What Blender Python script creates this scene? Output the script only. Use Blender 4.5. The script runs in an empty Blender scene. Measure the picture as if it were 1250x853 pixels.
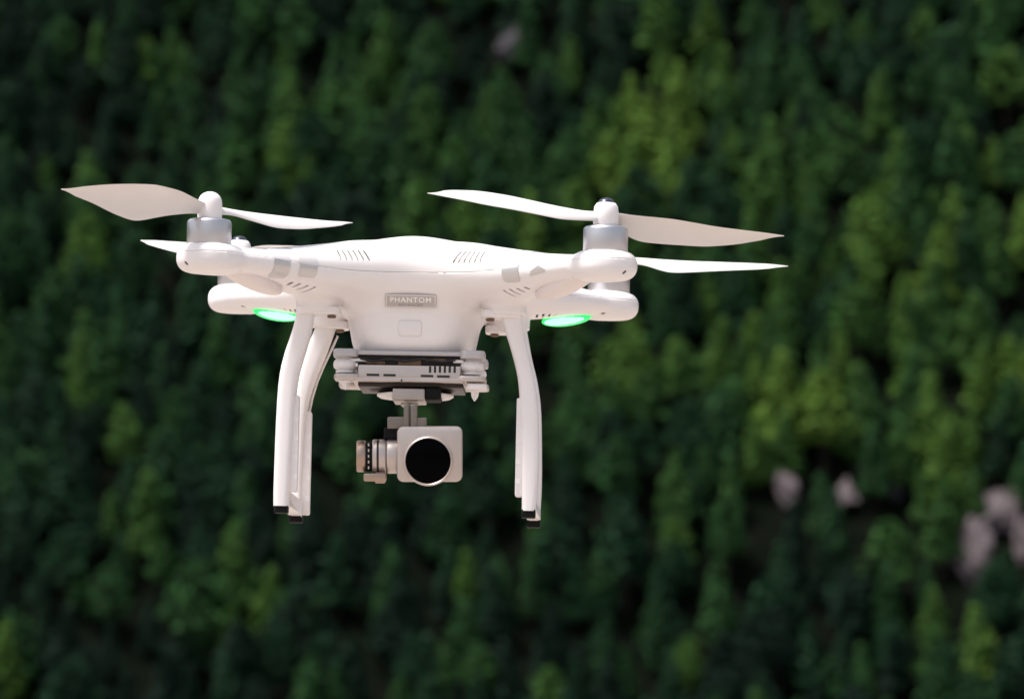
import bpy, bmesh, math, random
import numpy as np
from mathutils import Matrix, Vector, Euler
random.seed(7); rng = np.random.default_rng(7)
R = math.radians
scene = bpy.context.scene

# ------------------------------------------------------------------ camera, world, sun, exposure
CAM_Z = 1.9
F_PX = 6825.0; IMG_W, IMG_H = 1250.0, 853.0
cam_d = bpy.data.cameras.new('camera'); cam = bpy.data.objects.new('camera', cam_d)
scene.collection.objects.link(cam); scene.camera = cam
cam.location = (0, 0, CAM_Z); cam.rotation_euler = (R(90), 0, 0)
cam_d.sensor_width = 36.0; cam_d.sensor_fit = 'HORIZONTAL'; cam_d.lens = F_PX / IMG_W * 36.0
cam_d.clip_start = 0.05; cam_d.clip_end = 20000
cam_d.dof.use_dof = True; cam_d.dof.focus_distance = 3.52; cam_d.dof.aperture_fstop = 19.5

SUN_EL, SUN_AZ = R(68), R(262)           # azimuth measured from +Y clockwise
w = bpy.data.worlds.new('World'); scene.world = w; w.use_nodes = True
nt = w.node_tree; bg = nt.nodes['Background']
sky = nt.nodes.new('ShaderNodeTexSky'); sky.sky_type = 'NISHITA'; sky.sun_disc = False
sky.sun_elevation = SUN_EL; sky.sun_rotation = SUN_AZ
sky.dust_density = 4.0; sky.air_density = 1.0; sky.ozone_density = 1.0
hs = nt.nodes.new('ShaderNodeHueSaturation'); hs.inputs['Saturation'].default_value = 0.5     # thin overcast: whiter than a clear sky
nt.links.new(sky.outputs[0], hs.inputs['Color']); nt.links.new(hs.outputs[0], bg.inputs[0]); bg.inputs[1].default_value = 0.06
sd = bpy.data.lights.new('sun', 'SUN'); so = bpy.data.objects.new('sun', sd); scene.collection.objects.link(so)
sd.energy = 1.5; sd.angle = R(12); sd.color = (1.0, 0.955, 0.925)
sdir = Vector((math.sin(SUN_AZ)*math.cos(SUN_EL), math.cos(SUN_AZ)*math.cos(SUN_EL), math.sin(SUN_EL)))
so.rotation_euler = sdir.to_track_quat('Z', 'Y').to_euler(); so.location = (0, -5, 30)
scene.view_settings.view_transform = 'Standard'; scene.view_settings.look = 'None'
scene.view_settings.exposure = 1.75; scene.view_settings.gamma = 1.0
scene.cycles.use_denoising = True
scene.cycles.max_bounces = 8

# ------------------------------------------------------------------ materials
def mat(name, col, rough=0.5, metal=0.0, noise=None, emit=None, spec=0.5, coat=0.0, bump=None, trans=0.0):
    m = bpy.data.materials.new(name); m.use_nodes = True
    t = m.node_tree; b = t.nodes['Principled BSDF']
    b.inputs['Base Color'].default_value = (*col, 1); b.inputs['Roughness'].default_value = rough
    b.inputs['Metallic'].default_value = metal; b.inputs['Specular IOR Level'].default_value = spec
    b.inputs['Coat Weight'].default_value = coat
    if trans: b.inputs['Transmission Weight'].default_value = trans
    if emit:
        b.inputs['Emission Color'].default_value = (*emit[0], 1); b.inputs['Emission Strength'].default_value = emit[1]
    tc = t.nodes.new('ShaderNodeTexCoord')
    if noise:                                # (scale, amount): slight tone and gloss variation
        n = t.nodes.new('ShaderNodeTexNoise'); n.inputs['Scale'].default_value = noise[0]; n.inputs['Detail'].default_value = 5
        t.links.new(tc.outputs['Object'], n.inputs['Vector'])
        mx = t.nodes.new('ShaderNodeMix'); mx.data_type = 'RGBA'
        mx.inputs[6].default_value = (*[c*(1-noise[1]) for c in col], 1)
        mx.inputs[7].default_value = (*[min(1, c*(1+noise[1])) for c in col], 1)
        t.links.new(n.outputs['Fac'], mx.inputs[0]); t.links.new(mx.outputs[2], b.inputs['Base Color'])
        mr = t.nodes.new('ShaderNodeMapRange'); mr.inputs['To Min'].default_value = max(0, rough-0.08); mr.inputs['To Max'].default_value = min(1, rough+0.08)
        t.links.new(n.outputs['Fac'], mr.inputs['Value']); t.links.new(mr.outputs[0], b.inputs['Roughness'])
    if bump:                                 # (scale, strength, distance)
        n2 = t.nodes.new('ShaderNodeTexNoise'); n2.inputs['Scale'].default_value = bump[0]; n2.inputs['Detail'].default_value = 6
        t.links.new(tc.outputs['Object'], n2.inputs['Vector'])
        bp = t.nodes.new('ShaderNodeBump'); bp.inputs['Strength'].default_value = bump[1]; bp.inputs['Distance'].default_value = bump[2]
        t.links.new(n2.outputs['Fac'], bp.inputs['Height']); t.links.new(bp.outputs[0], b.inputs['Normal'])
    return m
WHITE = mat('white_plastic', (0.82, 0.78, 0.77), 0.34, noise=(60, 0.025), spec=0.5)
WHITE2 = mat('white_matte_plastic', (0.80, 0.76, 0.75), 0.55, noise=(80, 0.03))
BLADE = mat('blade_plastic', (0.72, 0.685, 0.66), 0.35, noise=(40, 0.04))
LENSW = mat('milky_lens', (0.78, 0.70, 0.675), 0.3, noise=(60, 0.04))
SILVER = mat('silver_foil', (0.60, 0.58, 0.575), 0.3, metal=0.75, noise=(90, 0.05))
GLARE = mat('white_glare_foil', (0.70, 0.67, 0.67), 0.2, noise=(60, 0.02))  # upper part of the silver bands, sky glare put into a white colour
MOTOR = mat('satin_aluminium', (0.52, 0.515, 0.535), 0.36, metal=0.9, noise=(70, 0.05))
CAMAL = mat('champagne_aluminium', (0.53, 0.465, 0.43), 0.38, metal=0.7, noise=(120, 0.06))
BRONZE = mat('bronze_aluminium', (0.40, 0.30, 0.24), 0.33, metal=0.9, noise=(120, 0.08))
YAWM = mat('warm_grey_metal', (0.40, 0.35, 0.315), 0.4, metal=0.6, noise=(120, 0.06))
STRUT = mat('strut_metal', (0.20, 0.172, 0.15), 0.4, metal=0.6, noise=(120, 0.06))
DARKBZ = mat('dark_bronze', (0.035, 0.027, 0.021), 0.45, metal=0.6, noise=(120, 0.1))
PLATE = mat('grey_painted_plate', (0.46, 0.44, 0.44), 0.45, metal=0.3, noise=(90, 0.05))
RUBBER = mat('black_rubber', (0.004, 0.004, 0.004), 0.75, spec=0.2)
DARK = mat('dark_interior', (0.012, 0.011, 0.011), 0.7)
GLASS = mat('black_lens_glass', (0.0005, 0.0005, 0.0007), 0.2, spec=0.03)
CHROME = mat('dark_cap_metal', (0.10, 0.10, 0.13), 0.22, metal=0.9)
BADGE = mat('badge_metal', (0.47, 0.435, 0.43), 0.36, metal=0.7, noise=(150, 0.06))
SEAMG = mat('grey_seam', (0.70, 0.65, 0.64), 0.6)
LETTER = mat('badge_lettering', (0.85, 0.83, 0.82), 0.35, metal=0.3)
LETTER2 = mat('badge_small_lettering', (0.22, 0.20, 0.20), 0.5)
GREEN = mat('green_led_lens', (0.2, 0.8, 0.4), 0.4, emit=((0.30, 1.0, 0.50), 0.52))
GREENRIM = mat('green_led_rim', (0.02, 0.6, 0.15), 0.4, emit=((0.01, 0.85, 0.16), 0.26))
COPPER = mat('dull_brown', (0.16, 0.09, 0.05), 0.7)  # dull brown of the screws and connectors

# ------------------------------------------------------------------ object helpers
def tag(o, label=None, cat=None, group=None, kind=None):
    if label: o['label'] = label
    if cat: o['category'] = cat
    if group: o['group'] = group
    if kind: o['kind'] = kind
    return o
def link(o, parent=None):
    scene.collection.objects.link(o)
    if parent: o.parent = parent
    return o
def mesh_obj(name, V, F, m, parent=None, smooth=True, angle=35, scale=0.001):
    me = bpy.data.meshes.new(name)
    V = np.asarray(V, float) * scale
    me.from_pydata(V.tolist(), [], [list(map(int, f)) for f in F]); me.update()
    if m: me.materials.append(m)
    if smooth:
        me.polygons.foreach_set('use_smooth', [True]*len(me.polygons))
        if angle: me.set_sharp_from_angle(angle=R(angle))
    o = bpy.data.objects.new(name, me)
    return link(o, parent)
class MB:                                   # collects pieces into ONE mesh
    def __init__(s): s.V = []; s.F = []; s.n = 0
    def add(s, V, F):
        V = np.asarray(V, float); s.V.append(V); s.F += [[i+s.n for i in f] for f in F]; s.n += len(V); return s
    def build(s, name, m, parent=None, frame=None, **k):
        V = np.concatenate(s.V)
        if frame: V = frame(V)
        return mesh_obj(name, V, s.F, m, parent, **k)
def rbox(x0, x1, y0, y1, z0, z1, r=1.0, seg=3):
    bm = bmesh.new(); bmesh.ops.create_cube(bm, size=1)
    for v in bm.verts:
        v.co = Vector(((x0+x1)/2 + v.co.x*(x1-x0), (y0+y1)/2 + v.co.y*(y1-y0), (z0+z1)/2 + v.co.z*(z1-z0)))
    if r > 0: bmesh.ops.bevel(bm, geom=bm.edges[:], offset=r, segments=seg, profile=0.5, affect='EDGES')
    bm.verts.index_update()
    V = np.array([v.co[:] for v in bm.verts]); F = [[v.index for v in f.verts] for f in bm.faces]; bm.free()
    return V, F
def plate(x0, x1, y0, y1, z0, z1, rc, axis='y', r=0.6, seg=5):
    """slab whose corners are rounded in the plane across `axis`"""
    bm = bmesh.new(); bmesh.ops.create_cube(bm, size=1)
    for v in bm.verts:
        v.co = Vector(((x0+x1)/2 + v.co.x*(x1-x0), (y0+y1)/2 + v.co.y*(y1-y0), (z0+z1)/2 + v.co.z*(z1-z0)))
    k = 'xyz'.index(axis)
    ed = [e for e in bm.edges if abs((e.verts[0].co-e.verts[1].co)[k]) > 1e-6]
    bmesh.ops.bevel(bm, geom=ed, offset=rc, segments=seg, profile=0.5, affect='EDGES')
    if r > 0:
        ends = set()
        lo = min(v.co[k] for v in bm.verts); hi = max(v.co[k] for v in bm.verts)
        ed = [e for e in bm.edges if (abs(e.verts[0].co[k]-lo) < 1e-5 and abs(e.verts[1].co[k]-lo) < 1e-5) or (abs(e.verts[0].co[k]-hi) < 1e-5 and abs(e.verts[1].co[k]-hi) < 1e-5)]
        bmesh.ops.bevel(bm, geom=ed, offset=r, segments=2, profile=0.5, affect='EDGES')
    bm.verts.index_update()
    V = np.array([v.co[:] for v in bm.verts]); F = [[v.index for v in f.verts] for f in bm.faces]; bm.free()
    return V, F
def lathe(prof, c=(0, 0, 0), axis='z', n=48):
    """prof: (radius, height) pairs"""
    V = []; F = []
    for r, h in prof:
        for i in range(n):
            a = 2*math.pi*i/n
            p = (r*math.cos(a), r*math.sin(a), h)
            if axis == 'x': p = (h, p[0], p[1])
            if axis == 'y': p = (p[0], h, p[1])
            V.append((p[0]+c[0], p[1]+c[1], p[2]+c[2]))
    for k in range(len(prof)-1):
        for i in range(n):
            a, b = k*n+i, k*n+(i+1) % n
            F.append([a, b, b+n, a+n] if axis != 'y' else [a, a+n, b+n, b])
    F.append(list(range(n))[::-1]); F.append([(len(prof)-1)*n+i for i in range(n)])
    return np.array(V), F
def tube(P, r, n=10):
    P = [Vector(p) for p in P]; V = []; F = []
    for i, p in enumerate(P):
        d = (P[min(i+1, len(P)-1)]-P[max(i-1, 0)]).normalized()
        u = d.cross(Vector((0, 1, 0.01))).normalized(); v = d.cross(u)
        rr = r[i] if hasattr(r, '__len__') else r
        for k in range(n):
            a = 2*math.pi*k/n; V.append(p+u*rr*math.cos(a)+v*rr*math.sin(a))
    for i in range(len(P)-1):
        for k in range(n):
            a, b = i*n+k, i*n+(k+1) % n; F.append([a, b, b+n, a+n])
    F.append(list(range(n))[::-1]); F.append([(len(P)-1)*n+k for k in range(n)])
    return np.array([list(v) for v in V]), F

# ------------------------------------------------------------------ terrain
def sstep(a, b, x):
    t = np.clip((x-a)/(b-a), 0, 1); return t*t*(3-2*t)
def vnoise(x, y, s, seed=0):
    x = x/s+seed*17.3; y = y/s-seed*9.1
    return (np.sin(x*1.3+1.7*np.sin(y*0.9+seed))+np.sin(y*1.7+1.3*np.sin(x*1.1-seed)) + 0.6*np.sin(2.3*x+1.9*y))/2.6
def height(x, y):
    x = np.asarray(x, float); y = np.asarray(y, float)
    edge = 12 + 3*vnoise(x, x*0, 14)
    near = np.where(y > edge, -75*sstep(edge, 330, y)**0.8 * 1.0, 0.0) + 0.03*vnoise(x, y, 1.3)
    yy = y + 10*vnoise(x, y, 70, 1) + 3.2*vnoise(x, y, 21, 2)
    hill = (yy-562)*0.80
    hill = np.where(hill > 190, 190+(hill-190)*0.25, hill)
    hill = np.where(yy > 900, hill-(yy-900)*0.25, hill)
    hill = np.maximum(hill, -400)
    m = np.maximum(near, hill)
    return np.where(y < 350, near, m)
def ray_ground(X, Y):
    """where the line of sight through photo pixel X,Y meets the hillside"""
    dx, dz = (X-IMG_W/2)/F_PX, -(Y-IMG_H/2)/F_PX
    d = np.arange(420, 760, 0.5); g = CAM_Z+dz*d-height(dx*d, d)
    i = int(np.argmax(g < 0)); return dx*d[i], d[i]
xs = np.concatenate([-np.geomspace(6000, 420, 14), np.linspace(-400, 400, 134), np.geomspace(420, 6000, 14)])
ys = np.concatenate([-np.geomspace(3000, 20, 12), np.linspace(-15, 30, 60), np.linspace(36, 400, 40), np.linspace(404, 960, 140), np.geomspace(1000, 12000, 16)])
XX, YY = np.meshgrid(xs, ys); ZZ = height(XX, YY)
nx = len(xs); gi = np.arange(len(ys)*nx).reshape(len(ys), nx)
GF = np.stack([gi[:-1, :-1], gi[:-1, 1:], gi[1:, 1:], gi[1:, :-1]], -1).reshape(-1, 4)
gm = bpy.data.materials.new('earth'); gm.use_nodes = True
t = gm.node_tree; b = t.nodes['Principled BSDF']; b.inputs['Roughness'].default_value = 1.0; b.inputs['Specular IOR Level'].default_value = 0
geo = t.nodes.new('ShaderNodeNewGeometry'); sep = t.nodes.new('ShaderNodeSeparateXYZ'); t.links.new(geo.outputs['Position'], sep.inputs[0])
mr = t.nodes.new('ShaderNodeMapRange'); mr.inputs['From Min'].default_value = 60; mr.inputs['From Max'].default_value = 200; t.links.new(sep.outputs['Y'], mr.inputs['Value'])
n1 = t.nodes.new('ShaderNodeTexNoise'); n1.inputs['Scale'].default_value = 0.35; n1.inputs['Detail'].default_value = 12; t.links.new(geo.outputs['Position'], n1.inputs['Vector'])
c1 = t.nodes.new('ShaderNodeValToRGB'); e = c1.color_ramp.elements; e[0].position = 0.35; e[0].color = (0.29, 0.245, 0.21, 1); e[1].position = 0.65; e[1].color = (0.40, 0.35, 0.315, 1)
c2 = t.nodes.new('ShaderNodeValToRGB'); e = c2.color_ramp.elements; e[0].position = 0.35; e[0].color = (0.003, 0.005, 0.003, 1); e[1].position = 0.75; e[1].color = (0.006, 0.007, 0.005, 1)  # hillside earth nearly black, tree shade put into its colour
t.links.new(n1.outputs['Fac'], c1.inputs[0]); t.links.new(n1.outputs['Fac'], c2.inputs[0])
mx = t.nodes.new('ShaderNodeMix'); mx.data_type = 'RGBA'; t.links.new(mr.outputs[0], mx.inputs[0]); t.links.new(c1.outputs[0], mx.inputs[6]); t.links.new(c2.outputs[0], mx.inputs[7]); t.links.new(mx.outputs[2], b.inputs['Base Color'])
bp = t.nodes.new('ShaderNodeBump'); bp.inputs['Strength'].default_value = 0.6; bp.inputs['Distance'].default_value = 0.05; t.links.new(n1.outputs['Fac'], bp.inputs['Height']); t.links.new(bp.outputs[0], b.inputs['Normal'])
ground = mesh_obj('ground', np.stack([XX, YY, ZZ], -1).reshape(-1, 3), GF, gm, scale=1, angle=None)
tag(ground, 'earth of the steep hillside, coloured dark for the shade under the trees', kind='structure')

# ------------------------------------------------------------------ rocks on the hillside
RM = mat('pale_pinkish_rock', (0.095, 0.073, 0.078), 0.9, noise=(0.9, 0.75), bump=(0.9, 0.8, 0.5))
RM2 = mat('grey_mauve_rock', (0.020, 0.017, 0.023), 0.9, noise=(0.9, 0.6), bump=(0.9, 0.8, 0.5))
def rock(X, Y, wpx, hpx, m, label, seed):
    x, y = ray_ground(X, Y+hpx*0.35); k = y/F_PX
    bm = bmesh.new(); bmesh.ops.create_icosphere(bm, subdivisions=4, radius=1)
    r = np.random.default_rng(seed); P = [Vector(r.normal(size=3)).normalized() for _ in range(16)]; D = r.uniform(0.45, 0.9, 16)
    for v in bm.verts:
        d = v.co.normalized(); s = 1.0
        for p, dd in zip(P, D):
            c = d.dot(p)
            if c > 0.05: s = min(s, dd/c)
        s *= 1+0.13*math.sin(5*d.x+seed*2)*math.sin(6*d.z+seed)+0.07*math.sin(13*d.z+9*d.x)+0.04*math.sin(21*d.x+17*d.y)
        v.co = Vector((d.x*s*wpx*k*0.64, d.y*s*wpx*k*0.7, d.z*s*hpx*k*0.8+d.y*s*wpx*k*0.45))
    me = bpy.data.meshes.new('rock'); bm.to_mesh(me); bm.free(); me.materials.append(m)
    me.polygons.foreach_set('use_smooth', [True]*len(me.polygons)); me.set_sharp_from_angle(angle=R(28))
    o = link(bpy.data.objects.new('rock', me)); o.location = (x, y-1.2, float(height(x, y))+hpx*k*0.28)
    tag(o, label, 'rock', 'pale rocks breaking through the forest')
    return (X, Y, max(wpx, hpx))
ROCKS = [
    rock(960, 597, 34, 22, RM, 'small brownish rock above a dark hollow, leftmost rock on the lower right hillside', 1),
    rock(1030, 606, 34, 20, RM, 'small pale pink rock just right of the small brownish rock', 2),
    rock(1088, 596, 34, 24, RM2, 'dim mauve rock half hidden in shade right of the small pale pink rock', 3),
    rock(1213, 624, 60, 24, RM, 'broad pale lilac rock ledge near the right edge', 4),
    rock(1180, 676, 46, 46, RM, 'large pinkish rock face below the broad lilac ledge', 5),
    rock(1248, 655, 34, 40, RM, 'warm pink rock cut by the right edge of the picture', 6),
    rock(624, 60, 44, 32, RM2, 'dark mauve rock alone near the top centre of the hillside', 7)]

# ------------------------------------------------------------------ trees
FOL = bpy.data.materials.new('pine_foliage'); FOL.use_nodes = True
t = FOL.node_tree; b = t.nodes['Principled BSDF']; b.inputs['Roughness'].default_value = 0.7; b.inputs['Specular IOR Level'].default_value = 0.15
oi = t.nodes.new('ShaderNodeObjectInfo'); at = t.nodes.new('ShaderNodeAttribute'); at.attribute_name = 'clump'
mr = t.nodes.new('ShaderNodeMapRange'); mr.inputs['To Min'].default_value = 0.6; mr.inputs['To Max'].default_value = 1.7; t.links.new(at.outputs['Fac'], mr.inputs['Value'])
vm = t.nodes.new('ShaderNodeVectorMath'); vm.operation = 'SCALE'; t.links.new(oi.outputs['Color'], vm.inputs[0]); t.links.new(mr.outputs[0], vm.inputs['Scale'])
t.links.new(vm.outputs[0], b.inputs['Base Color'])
FOLM = bpy.data.materials.new('forest_foliage'); FOLM.use_nodes = True      # the uncounted wood: tint from each tree's own random number
t = FOLM.node_tree; b = t.nodes['Principled BSDF']; b.inputs['Roughness'].default_value = 0.7; b.inputs['Specular IOR Level'].default_value = 0.15
oi = t.nodes.new('ShaderNodeObjectInfo'); at = t.nodes.new('ShaderNodeAttribute'); at.attribute_name = 'clump'
ia = t.nodes.new('ShaderNodeAttribute'); ia.attribute_type = 'INSTANCER'; ia.attribute_name = 'tint'
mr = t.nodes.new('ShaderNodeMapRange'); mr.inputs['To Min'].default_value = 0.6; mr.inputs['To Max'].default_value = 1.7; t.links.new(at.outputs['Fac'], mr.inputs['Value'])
vm = t.nodes.new('ShaderNodeVectorMath'); vm.operation = 'SCALE'; t.links.new(ia.outputs['Vector'], vm.inputs[0]); t.links.new(mr.outputs[0], vm.inputs['Scale'])
t.links.new(vm.outputs[0], b.inputs['Base Color'])
BARK = mat('pine_bark', (0.035, 0.024, 0.02), 0.9, noise=(2, 0.3), bump=(6, 0.6, 0.05))

def crown_mesh(seed, shape, m, dense=1.0):
    """needle clumps on whorled boughs; unit tree: 10 m tall, about 5 m wide"""
    r = np.random.default_rng(seed); V = []; F = []; A = []
    lo = {'cone': 1.8, 'round': 2.6, 'narrow': 1.6, 'flat': 3.0}[shape]
    nb = int({'cone': 96, 'round': 100, 'narrow': 80, 'flat': 84}[shape]*dense)
    ph = r.uniform(0, 6.28, 4)
    for k in range(nb):
        t = (k+r.uniform(0, 1))/nb                         # 0 at the lowest bough, 1 at the tip
        z = lo+(10-lo)*t
        if shape == 'cone': rad = 2.6*(1-t)**0.8*min(1, t*5+0.45)+0.08
        elif shape == 'narrow': rad = 1.95*(1-t)**0.7*min(1, t*5+0.5)+0.08
        elif shape == 'round': rad = 2.55*(1-t**2.2)**0.7*min(1, t*4+0.5)+0.1
        else: rad = 2.9*(1-t**2.6)**0.6*min(1, t*3+0.45)+0.1
        a = k*2.399+r.uniform(-.5, .5)
        rad *= (0.85+0.22*math.sin(a*2+ph[0])+0.16*math.sin(a*3+z*0.9+ph[1]))
        rr = rad*r.uniform(0.55, 1.0)
        c = np.array([rr*math.cos(a), rr*math.sin(a), z+0.18*rr*(1 if shape in ('round', 'flat') else -1)+r.uniform(-.25, .25)])
        size = r.uniform(0.42, 0.8)*(0.55+0.5*(1-t))*(0.8 if shape == 'narrow' else 1.0)
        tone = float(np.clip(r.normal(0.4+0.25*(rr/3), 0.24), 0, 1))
        nl = 28
        d = r.normal(size=(nl, 3)); d /= np.linalg.norm(d, axis=1)[:, None]; d[:, 2] *= 0.62
        P = c+d*size*r.uniform(0.55, 1.05, (nl, 1))
        for q, p in enumerate(P):
            nrm = d[q]+r.normal(size=3)*0.45; nrm /= np.linalg.norm(nrm)
            u = np.cross(nrm, r.normal(size=3)); u /= np.linalg.norm(u)+1e-9; v = np.cross(nrm, u)
            s = r.uniform(0.16, 0.34); i = len(V)
            V += [p-u*s-v*s*0.4, p+u*s*0.2-v*s*0.7, p+u*s*1.1+v*s*0.1, p+v*s*0.75-u*s*0.1]; F.append([i, i+1, i+2, i+3]); A.append(tone)
    me = bpy.data.meshes.new('crown'); me.from_pydata([list(map(float, v)) for v in V], [], F); me.materials.append(m)
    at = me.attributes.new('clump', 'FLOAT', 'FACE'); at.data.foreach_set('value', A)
    me.update(); return me
def trunk_mesh(seed):
    r = np.random.default_rng(seed); b = MB()
    P = [(0.08*math.sin(k*0.9+seed), 0.08*math.cos(k*1.1+seed), z) for k, z in enumerate(np.linspace(-1.0, 8.8, 9))]
    b.add(*tube(P, list(np.linspace(0.24, 0.04, 9)), 9))
    for k in range(11):
        z = 2.6+k*0.55; a = k*2.4+seed; l = 1.9*(1-k/14)
        b.add(*tube([(0, 0, z), (l*0.5*math.cos(a), l*0.5*math.sin(a), z+0.25), (l*math.cos(a), l*math.sin(a), z+0.35)], [0.07, 0.045, 0.015], 5))
    V = np.concatenate(b.V); me = bpy.data.meshes.new('trunk'); me.from_pydata(V.tolist(), [], b.F); me.materials.append(BARK)
    me.polygons.foreach_set('use_smooth', [True]*len(me.polygons)); me.update(); return me
SHAPES = ['cone', 'round', 'cone', 'cone', 'cone', 'round', 'flat', 'narrow']
CROWNS = [crown_mesh(40+i, s, FOL) for i, s in enumerate(SHAPES)]
TRUNKS = [trunk_mesh(i) for i in range(3)]
# brighter trees the photograph shows: pixel, radius, tint
Y1 = (0.085, 0.15, 0.02); Y2 = (0.052, 0.105, 0.018); G2 = (0.026, 0.070, 0.018)
BRIGHT = [(207, 52, 26, Y1), (470, 68, 34, Y2), (800, 146, 40, Y1), (775, 205, 42, Y2), (745, 150, 34, Y2), (832, 185, 36, Y2), (730, 215, 30, Y1), (880, 130, 30, G2),
          (365, 213, 34, Y2), (330, 195, 40, G2), (575, 180, 30, G2), (695, 80, 30, G2), (790, 75, 26, G2), (660, 190, 34, G2), (480, 120, 40, G2),
          (1035, 300, 44, Y2), (985, 320, 36, G2), (1225, 440, 40, Y2), (1240, 470, 34, Y2), (1160, 530, 42, Y2), (985, 520, 46, Y1), (1020, 505, 34, Y2),
          (945, 490, 30, Y2), (910, 480, 28, G2), (1140, 590, 34, G2), (860, 640, 24, Y2), (856, 680, 24, Y2), (855, 425, 40, G2), (930, 410, 40, G2), (725, 440, 36, G2),
          (85, 470, 30, Y2), (150, 610, 20, Y2), (80, 240, 34, G2), (30, 350, 30, G2), (1045, 430, 40, G2), (1080, 370, 30, G2), (700, 545, 22, G2),
          (365, 725, 26, Y2), (555, 795, 30, Y2), (450, 790, 26, Y2), (260, 760, 34, G2), (340, 745, 24, G2), (1150, 800, 46, G2), (1190, 815, 30, Y2), (1245, 690, 22, Y1),
          (830, 780, 22, G2), (575, 660, 26, G2), (780, 590, 24, G2), (20, 820, 30, Y2), (650, 690, 24, G2), (915, 560, 26, Y2), (705, 490, 30, G2), (100, 340, 26, G2), (1230, 250, 30, G2)]
# dark gaps the photograph shows: keep these spots free of trees
GAPS = [(300, 60, 26), (150, 170, 18), (690, 165, 22), (1050, 90, 40), (870, 165, 14), (620, 90, 16), (800, 300, 20), (1120, 330, 22), (770, 500, 30), (450, 560, 24), (380, 560, 20), (100, 740, 30),
        (420, 740, 26), (1150, 470, 24), (1010, 575, 28), (1130, 655, 24), (1070, 665, 22), (700, 740, 26), (200, 350, 24), (930, 640, 24), (1210, 570, 30), (790, 660, 22), (90, 150, 16), (580, 760, 18), (1000, 760, 26)]
cells = []
for i, y0 in enumerate(np.arange(446, 830, 3.55)):
    for j, x0 in enumerate(np.arange(-330, 330, 3.6)):
        cells.append((x0+(1.8 if i % 2 else 0)+rng.uniform(-1.8, 1.8), y0+rng.uniform(-1.8, 1.8)))
cells = np.array(cells); H = height(cells[:, 0], cells[:, 1]); keep = H > -73
cells = cells[keep]; H = H[keep]
PX = IMG_W/2+F_PX*cells[:, 0]/cells[:, 1]; PYm = IMG_H/2-F_PX*(H+4.4-CAM_Z)/cells[:, 1]
ok = np.ones(len(cells), bool)
for X, Y, wd in ROCKS:
    ok &= ~((np.abs(PX-X) < wd*0.4+14) & (PYm > Y-12) & (PYm < Y+46))
drop = np.zeros(len(cells), bool)
for X, Y, wd in GAPS: drop |= (PX-X)**2+(PYm-Y)**2 < (wd)**2
drop &= rng.uniform(size=len(cells)) < 0.8
ok &= ~drop
cells, H, PX, PYm = cells[ok], H[ok], PX[ok], PYm[ok]
inview = (PX > -45) & (PX < 1295) & (PYm > -60) & (PYm < 905)
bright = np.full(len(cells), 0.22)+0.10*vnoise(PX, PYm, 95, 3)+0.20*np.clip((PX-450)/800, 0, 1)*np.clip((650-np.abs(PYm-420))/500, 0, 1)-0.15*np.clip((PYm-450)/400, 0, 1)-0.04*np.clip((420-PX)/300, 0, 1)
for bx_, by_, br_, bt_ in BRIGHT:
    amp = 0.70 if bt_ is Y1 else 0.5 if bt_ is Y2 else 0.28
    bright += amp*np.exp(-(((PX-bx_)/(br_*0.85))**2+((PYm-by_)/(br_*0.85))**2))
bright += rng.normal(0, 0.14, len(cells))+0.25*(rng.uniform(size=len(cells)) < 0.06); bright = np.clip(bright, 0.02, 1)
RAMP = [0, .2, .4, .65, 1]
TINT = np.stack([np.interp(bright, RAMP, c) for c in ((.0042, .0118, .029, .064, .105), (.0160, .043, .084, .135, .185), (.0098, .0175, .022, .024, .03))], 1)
SIZE = 0.48+0.40*rng.uniform(size=len(cells))**1.5+0.16*np.clip(bright-0.3, 0, 1)
KIND = rng.integers(0, 8, len(cells)); big_ = (bright > 0.45) & (rng.uniform(size=len(cells)) < 0.6); KIND[big_] = rng.choice([1, 5, 4, 0], int(big_.sum()))
score = SIZE/cells[:, 1]*560; score[~inview] = 0; score[(PX < 8) | (PX > 1242) | (PYm < 8) | (PYm > 860)] *= 0.5
order = np.argsort(-score, kind='stable'); mine = order[:min(300, int(inview.sum()))]
print('trees in view', int(inview.sum()), 'cells', len(cells))
words = {'cone': 'conical', 'round': 'round-crowned', 'narrow': 'slim', 'flat': 'flat-topped'}
protos = {}
for n, i in enumerate(sorted(mine, key=lambda q: (round(PYm[q]/40), PX[q]))):
    x, y = cells[i]; k = int(KIND[i]); X, Y = PX[i], PYm[i]; s = float(SIZE[i]); tint = TINT[i]
    root = link(bpy.data.objects.new('pine_tree', None)); root.empty_display_size = 0.5
    root.location = (x, y, H[i]); root.rotation_euler = (rng.uniform(-.04, .04), rng.uniform(-.04, .04), rng.uniform(0, 6.28))
    root.scale = (s*1.24, s*1.24, s*rng.uniform(0.95, 1.2))
    if k in protos: c = protos[k][0].copy(); q = protos[k][1].copy()
    else:
        c = bpy.data.objects.new('crown', CROWNS[k]); q = bpy.data.objects.new('trunk', TRUNKS[k % 3]); protos[k] = (c, q)
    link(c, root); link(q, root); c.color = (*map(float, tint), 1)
    v = bright[i]; cw = 'bright yellow-green' if v > 0.66 else 'yellow-green' if v > 0.48 else 'mid green' if v > 0.32 else 'dark green' if v > 0.18 else 'blackish-green'
    px, py = X/IMG_W*100, Y/IMG_H*100
    hx = 'at the left edge' if px < 1 else 'at the right edge' if px > 99 else '%d percent across' % round(px)
    hy = 'at the very top' if py < 1 else 'at the very bottom' if py > 99 else '%d percent down the picture' % round(py)
    tag(root, '%s %s pine on hillside, %s, %s' % (cw, words[SHAPES[k]], hx, hy), 'tree', 'pines covering the hillside behind the drone')
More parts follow.
